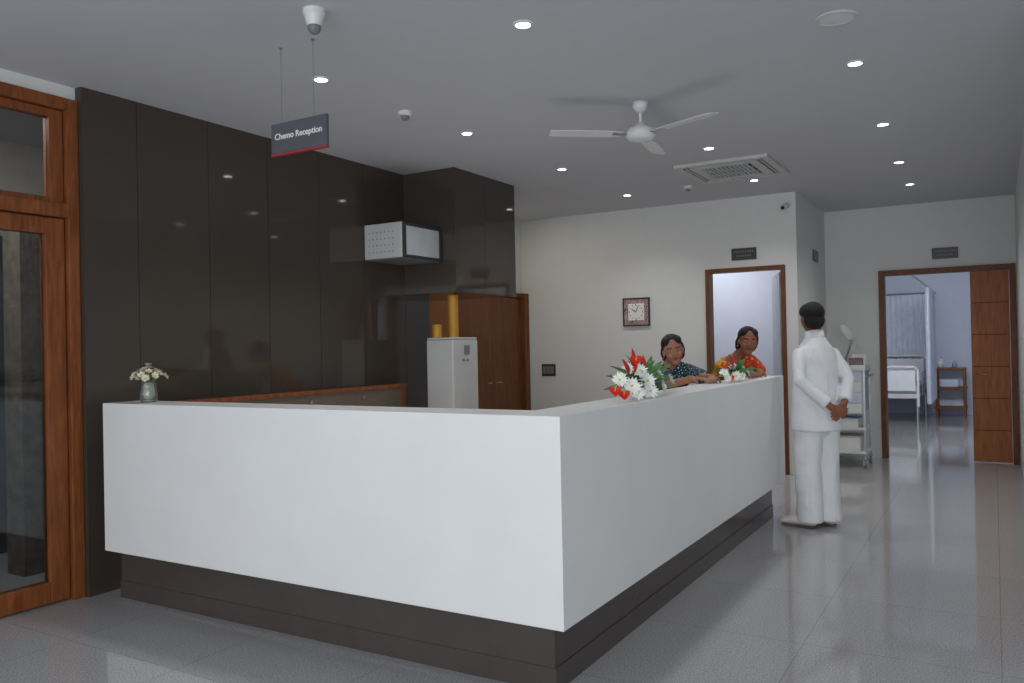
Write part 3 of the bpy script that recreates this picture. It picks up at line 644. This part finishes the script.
# ---------------------------------------------------------------- people
def head(bm, Mx):
    ell(bm, (0, -.015, .03), (.073, .09, .082), Mx); ell(bm, (0, .02, -.03), (.060, .064, .078), Mx); ell(bm, (0, .045, -.088), (.033, .034, .026), Mx)
    ell(bm, (0, .068, .022), (.045, .014, .01), Mx, 12)
    for s in (-1, 1):
        ell(bm, (.035*s, .056, -.034), (.023, .022, .024), Mx, 12); ell(bm, (.072*s, -.008, -.008), (.011, .02, .032), Mx, 12)
        ell(bm, (.010*s, .090, -.030), (.009, .010, .008), Mx, 10)
        ell(bm, (.029*s, .0655, .003), (.017, .011, .011), Mx, 12)
    tube(bm, [Mx@V((0, .078, .012)), Mx@V((0, .090, -.01)), Mx@V((0, .096, -.028))], [.008, .009, .012], seg=10)
def face(Mx, par, bindi=False):
    for s in (-1, 1):
        e = obj('eye', ell(B(), (.029*s, .0718, .002), (.0125, .0075, .0048), Mx, 12), M['eyew'], par, smooth=True)
        obj('iris', ell(B(), (.029*s, .0770, .002), (.0062, .004, .0048), Mx, 10), M['iris'], e, smooth=True)
        b = B(); tube(b, [Mx@V((.014*s, .081, .021)), Mx@V((.03*s, .078, .026)), Mx@V((.045*s, .068, .020))], .003, seg=6); obj('eyebrow', b, M['hair'], par, smooth=True)
    b = B(); tube(b, [Mx@V((-.023, .075, -.053)), Mx@V((0, .085, -.057)), Mx@V((.023, .075, -.053))], [.002, .0045, .002], seg=8); tube(b, [Mx@V((-.020, .075, -.056)), Mx@V((0, .083, -.065)), Mx@V((.020, .075, -.056))], [.002, .0055, .002], seg=8)
    obj('lips', b, M['lip'], par, smooth=True)
def hand(bm, w, d, n, side, curl=.35, s=1.0):
    w = V(w); d = V(d).normalized(); n = V(n); n = (n-d*n.dot(d)).normalized(); u = d.cross(n)*side
    tube(bm, [w-d*.015, w+d*.02*s, w+d*.06*s, w+d*.088*s], [(.024*s, .018*s), (.032*s, .016*s), (.038*s, .014*s), (.036*s, .012*s)], ref=u, seg=12)
    for i, l in enumerate((.068, .077, .071, .054)):
        p = w+d*.085*s+u*(.028-.0187*i)*s; pts = [p-d*.01]; an = 0
        for k, fr in enumerate((.45, .31, .24)):
            an += curl*(.7 if k == 0 else 1.0); p = p+(d*cos(an)+n*sin(an)+u*(.05*(1.5-i)))*l*fr*s; pts.append(p)
        tube(bm, pts, [.0095*s, .009*s, .0082*s, .0072*s], seg=8)
    p = w+d*.022*s+u*.024*s; q = p+(d*.62+u*.7+n*.3).normalized()*.04*s; r_ = q+(d*.85+u*.25+n*.45).normalized()*.034*s
    tube(bm, [p, q, r_], [.013*s, .011*s, .009*s], seg=8)
def ang(a): a = math.radians(a); return V((cos(a), sin(a), 0))

fa = 138.0
mb = V((-1.185, 6.60, 0)); f = ang(fa); l = ang(fa+90)
def ml(x, y, z): return mb-l*x+f*y+V((0, 0, z))   # x = his right
man = thing('person', 'man in white tunic and trousers with hands clasped behind his back', 'person', tuple(mb))
Mx = Matrix.Translation(ml(0, .03, 1.592)) @ Matrix.Rotation(math.radians(fa-90-18), 4, 'Z') @ Matrix.Rotation(math.radians(-4), 4, 'X') @ Matrix.Diagonal((1.08, 1.04, 1.02, 1))
bm = B(); head(bm, Mx)
tube(bm, [ml(0, -.005, 1.36), ml(0, .0, 1.46), ml(0, .02, 1.54)], [(.05, .05), (.054, .055), (.057, .058)], ref=l)
tube(bm, [ml(0, 0, .88), ml(0, 0, 1.0), ml(0, 0, 1.15), ml(0, 0, 1.28), ml(0, -.005, 1.34)], [(.12, .08), (.11, .07), (.12, .08), (.13, .08), (.10, .05)], ref=l)
RE, LE = ml(.215, -.10, 1.12), ml(-.215, -.10, 1.12)
RWr, LWr = ml(.085, -.205, .94), ml(-.035, -.225, .92)
for s, e, w in ((1, RE, RWr), (-1, LE, LWr)):
    tube(bm, [ml(.10*s, 0, 1.31), ml(.155*s, -.02, 1.28), e, w], [.030, .030, .030, .025])
    tube(bm, [ml(.075*s, 0, .9), ml(.08*s, .01, .5), ml(.085*s, -.01, .08)], [.065, .05, .035])
    tube(bm, [ml(.085*s, -.03, .045), ml(.085*s+.01*s, .06, .04), ml(.1*s, .14, .03)], [(.03, .03), (.035, .025), (.035, .016)], ref=l)
hand(bm, RWr, ml(-.01, -.235, .855)-RWr, f*1.0+V((0, 0, -.2)), 1, .5)
hand(bm, LWr, ml(.07, -.255, .88)-LWr, f*1.0+V((0, 0, .1)), -1, .6)
o = obj('body', bm, M['skin'], man, smooth=True); remesh(o, .0055, 2)
hb_ = B(); ell(hb_, (0, -.026, .042), (.080, .094, .083), Mx); ell(hb_, (0, -.048, -.022), (.073, .064, .072), Mx); ell(hb_, (0, .012, .088), (.066, .062, .030), Mx)
for s in (-1, 1): ell(hb_, (.052*s, .01, .05), (.030, .055, .045), Mx)
o = obj('hair', hb_, M['hair'], man, smooth=True); remesh(o, .006, 2)
face(Mx, man)
bm = B()
tube(bm, [ml(0, 0, .74), ml(0, 0, .86), ml(0, 0, .96), ml(0, 0, 1.06), ml(0, 0, 1.2), ml(0, 0, 1.30), ml(0, 0, 1.355), ml(0, .0, 1.40), ml(0, 0, 1.45)],
     [(.192, .172), (.188, .160), (.182, .150), (.175, .138), (.171, .128), (.167, .120), (.148, .104), (.104, .086), (.066, .068)], ref=l, seg=28, round_=False)
for s, e, w in ((1, RE, RWr), (-1, LE, LWr)):
    ww = e+(w-e)*.84
    tube(bm, [ml(.11*s, 0, 1.335), ml(.155*s, -.015, 1.295), e+(ml(.16*s, 0, 1.32)-e)*.5, e, e+(ww-e)*.5, ww], [.048, .053, .049, .045, .044, .046], round_=False)
ell(bm, RE, .045); ell(bm, LE, .045); ell(bm, ml(.148, -.005, 1.31), .055); ell(bm, ml(-.148, -.005, 1.31), .055)
o = obj('tunic', bm, M['cloth'], man, smooth=True); remesh(o, .008, 4, .016)
bm = B(); tube(bm, [ml(0, .0, 1.42), ml(0, .004, 1.455), ml(0, .010, 1.492)], [(.082, .08), (.074, .074), (.066, .068)], ref=l, round_=False, seg=24); obj('collar', bm, M['cloth'], man, 0, True)
bm = B()
tube(bm, [ml(0, 0, .78), ml(0, 0, .92)], [(.145, .12), (.13, .1)], ref=l)
for s in (-1, 1):
    tube(bm, [ml(.075*s, 0, .84), ml(.079*s, .005, .68), ml(.082*s, .01, .48), ml(.084*s, 0, .25), ml(.086*s, 0, .045)], [(.094, .12), (.092, .110), (.087, .098), (.086, .095), (.092, .106)], ref=l, seg=18, round_=False)
o = obj('trousers', bm, M['cloth'], man, smooth=True); remesh(o, .008, 3, .018)
for s in (-1, 1):
    d = (f+l*(.35-.18*s)).normalized(); c0 = ml(.087*s, -.04, 0)
    bm = B(); tube(bm, [c0+V((0, 0, .055)), c0+d*.06+V((0, 0, .058)), c0+d*.15+V((0, 0, .048)), c0+d*.235+V((0, 0, .036))], [(.038, .042), (.043, .045), (.048, .036), (.042, .025)], ref=d.cross(V((0, 0, 1))), seg=16)
    so = obj('shoe', bm, M['shoe'], man, smooth=True)
    bm = B(); tube(bm, [c0-d*.01+V((0, 0, .009)), c0+d*.1+V((0, 0, .009)), c0+d*.235+V((0, 0, .009))], [(.042, .0088), (.05, .0088), (.043, .0088)], ref=d.cross(V((0, 0, 1))), seg=16); obj('sole', bm, M['sole'], so)

def woman(label, base, hips, chest, hd, fa, ha, tilt, pitch, arms, sari, blouse, skin, slv=.7):
    base = V(base); f = ang(fa); l = ang(fa+90); hips, chest, hd = V(hips), V(chest), V(hd)
    w = thing('person', label, 'person', tuple(base))
    Mx = Matrix.Translation(hd) @ Matrix.Rotation(math.radians(ha-90), 4, 'Z') @ Matrix.Rotation(math.radians(pitch), 4, 'X') @ Matrix.Rotation(math.radians(tilt), 4, 'Y')
    bm = B(); head(bm, Mx); mid = hips.lerp(chest, .5)
    up = (chest-hips).normalized()
    tube(bm, [chest+up*.02, chest.lerp(hd, .45), hd+V((0, 0, -.05))], [(.07, .06), (.044, .044), (.046, .048)], ref=l)
    tube(bm, [hips, mid, chest-up*.1, chest-up*.02], [(.14, .1), (.115, .09), (.13, .1), (.11, .075)], ref=l)
    for s in (-1, 1):
        fo = base+l*.09*s
        tube(bm, [hips+l*.08*s, (hips+fo)/2+f*.03, fo+V((0, 0, .08))], [.08, .055, .032])
        tube(bm, [fo-f*.02+V((0, 0, .035)), fo+f*.07+V((0, 0, .03)), fo+f*.15+V((0, 0, .02))], [(.03, .03), (.036, .024), (.036, .014)], ref=l)
    sl = B()
    for s, e, wr, hdr, n in arms:
        sh = chest+l*.13*s-up*.05; e = V(e); wr = V(wr)
        tube(bm, [sh, e, wr], [.040, .033, .023]); hand(bm, wr, hdr, n, s, .3, .9)
        m_ = sh.lerp(e, slv); tube(sl, [sh-l*.03*s, sh, m_], [.052, .055, .048])
        bg = B(); q = wr.lerp(e, .12); tube(bg, [q-(wr-q).normalized()*.006, q+(wr-q).normalized()*.006], .029, seg=16, round_=False); obj('bangle', bg, M['gold'], w)
    o = obj('body', bm, skin, w, smooth=True); remesh(o, .005, 2)
    hr = B(); ell(hr, (0, -.032, .046), (.081, .094, .080), Mx)
    for s in (-1, 1):
        ell(hr, (.034*s, -.004, .066), (.044, .066, .046), Mx)
        tube(hr, [Mx@V((.010*s, .040, .098)), Mx@V((.048*s, .036, .070)), Mx@V((.071*s, .004, .035)), Mx@V((.075*s, -.03, -.008)), Mx@V((.055*s, -.065, -.055))], [.009, .012, .013, .020, .030], seg=12)
        ell(hr, (.046*s, -.045, -.012), (.038, .055, .062), Mx)
    ell(hr, (0, -.115, -.055), (.062, .05, .06), Mx); o = obj('hair', hr, M['hair'], w, smooth=True); remesh(o, .005, 2)
    face(Mx, w)
    for s in (-1, 1): obj('earring', ell(B(), (.080*s, .004, -.044), .005, Mx, 8), M['gold'], w)
    tube(sl, [mid, chest-up*.1, chest-up*.03, chest+up*.01], [(.125, .1), (.145, .12), (.13, .1), (.078, .062)], ref=l, seg=24)
    o = obj('blouse', sl, blouse, w, smooth=True); remesh(o, .008, 3)
    sr = B(); tube(sr, [base+V((0, 0, .03)), base.lerp(hips, .5), hips-V((0, 0, .08)), hips+up*.05, mid], [(.21, .21), (.185, .17), (.17, .14), (.15, .125), (.13, .112)], ref=l, seg=28, round_=False)
    tube(sr, [mid-l*.07+f*.06, chest-up*.14-l*.0+f*.085, chest-up*.05+l*.07+f*.07, chest+up*.03+l*.09, chest-up*.06+l*.1-f*.10, mid+l*.06-f*.12, hips+l*.03-f*.15], [(.07, .05), (.095, .05), (.09, .05), (.07, .036), (.08, .03), (.09, .025), (.1, .02)], ref=up, seg=16)
    tube(sr, [chest-up*.12-l*.10+f*.045, chest-up*.09+f*.09, chest-up*.06+l*.1+f*.05], [(.085, .05), (.095, .045), (.08, .05)], ref=up, seg=14)
    e = V([a for a in arms if a[0] == 1][0][1]); sh = chest+l*.13-up*.02
    tube(sr, [chest+up*.03+l*.06, sh+up*.02, sh.lerp(e, .5)+l*.02, sh.lerp(e, .95)+l*.02], [(.06, .045), (.065, .05), (.06, .055), (.055, .05)], ref=f, seg=14)
    o = obj('sari', sr, sari, w, smooth=True); remesh(o, .008, 4, .014)
    return w
woman('woman in a dark printed sari leaning on the counter behind the larger bouquet', (-2.28, 6.12, 0), (-2.25, 6.1, .82), (-2.13, 5.97, 1.215), (-2.08, 5.92, 1.368), -50, -64, 10, -3,
      [(1, (-1.85, 5.84, 1.172), (-1.70, 5.66, 1.172), (.25, -1, .02), (-.1, -.1, -1)), (-1, (-2.04, 5.64, 1.12), (-1.80, 5.52, 1.172), (1, -.25, .02), (0, 0, -1))], M['sariD'], M['sariD'], M['skin2'], 1.0)
woman('woman in a red and mustard sari leaning over the far end of counter', (-2.16, 6.98, 0), (-2.12, 6.97, .86), (-1.86, 6.85, 1.265), (-1.74, 6.77, 1.425), -40, -64, -6, -2,
      [(1, (-1.68, 6.84, 1.178), (-1.60, 6.60, 1.172), (.0, -1, .0), (0, 0, -1)), (-1, (-1.80, 6.56, 1.178), (-1.62, 6.44, 1.172), (.2, -1, 0), (0, 0, -1))], M['sariR'], M['blouseY'], M['skin'], .8)

# ---------------------------------------------------------------- lights, world, camera
def area(name, loc, target, size, e, col=(1, 1, 1), sy=None):
    ld = bpy.data.lights.new(name, 'AREA'); ld.energy = e; ld.size = size; ld.color = col
    if sy: ld.shape = 'RECTANGLE'; ld.size_y = sy
    o = bpy.data.objects.new(name, ld); C.objects.link(o); o.location = loc
    if target is None: o.rotation_euler = (pi, 0, 0)
    else: o.rotation_euler = (V(target)-V(loc)).to_track_quat('-Z', 'Y').to_euler()
    return o
area('entrance_daylight', (.8, -3.4, 1.9), (-2.0, 5.5, .4), 4.0, 132, (.96, .98, 1), 1.8)
area('ceiling_fill_rear', (.0, -3.4, .8), (-1.6, 5.5, 2.4), 7.0, 22, (.95, .97, 1), 1.5)  # added fill behind the camera, angled up to brighten the ceiling
area('ceiling_fill_low', (-3.05, 4.55, .70), None, 2.2, 8, (1, .99, .97), 2.4)  # added upward fill hidden by the counter to lift the ceiling; no lamp stands there
area('treatment_room_light', (-3.2, 9.9, 2.9), (-3.2, 9.9, 0), 1.0, 24, (.94, .96, 1))
area('ward_light', (-.6, 11.8, 2.9), (-.8, 16, 1.0), 1.6, 105, (.93, .96, 1), .8)
area('recess_light', (-4.6, 7.9, 2.95), (-4.7, 7.9, 0), .4, 5, (1, .88, .68))
area('lobby_light', (-5.2, 2.2, 2.95), (-5.5, 2.4, 0), .5, 15, (1, .98, .95))
wd = bpy.data.worlds.new('world'); S.world = wd; wd.use_nodes = True
bg = wd.node_tree.nodes['Background']; bg.inputs[0].default_value = (.93, .96, 1, 1); bg.inputs[1].default_value = 1.45
cd = bpy.data.cameras.new('camera'); cam = bpy.data.objects.new('camera', cd); C.objects.link(cam)
cd.sensor_width = 36; cd.lens = FPX/1024*36; cd.clip_start = .05
mx = Matrix((Rr, Up, -Fw)).transposed().to_4x4(); mx.translation = EYE; cam.matrix_world = mx
S.camera = cam
S.view_settings.view_transform = 'Standard'
S.view_settings.exposure = 0
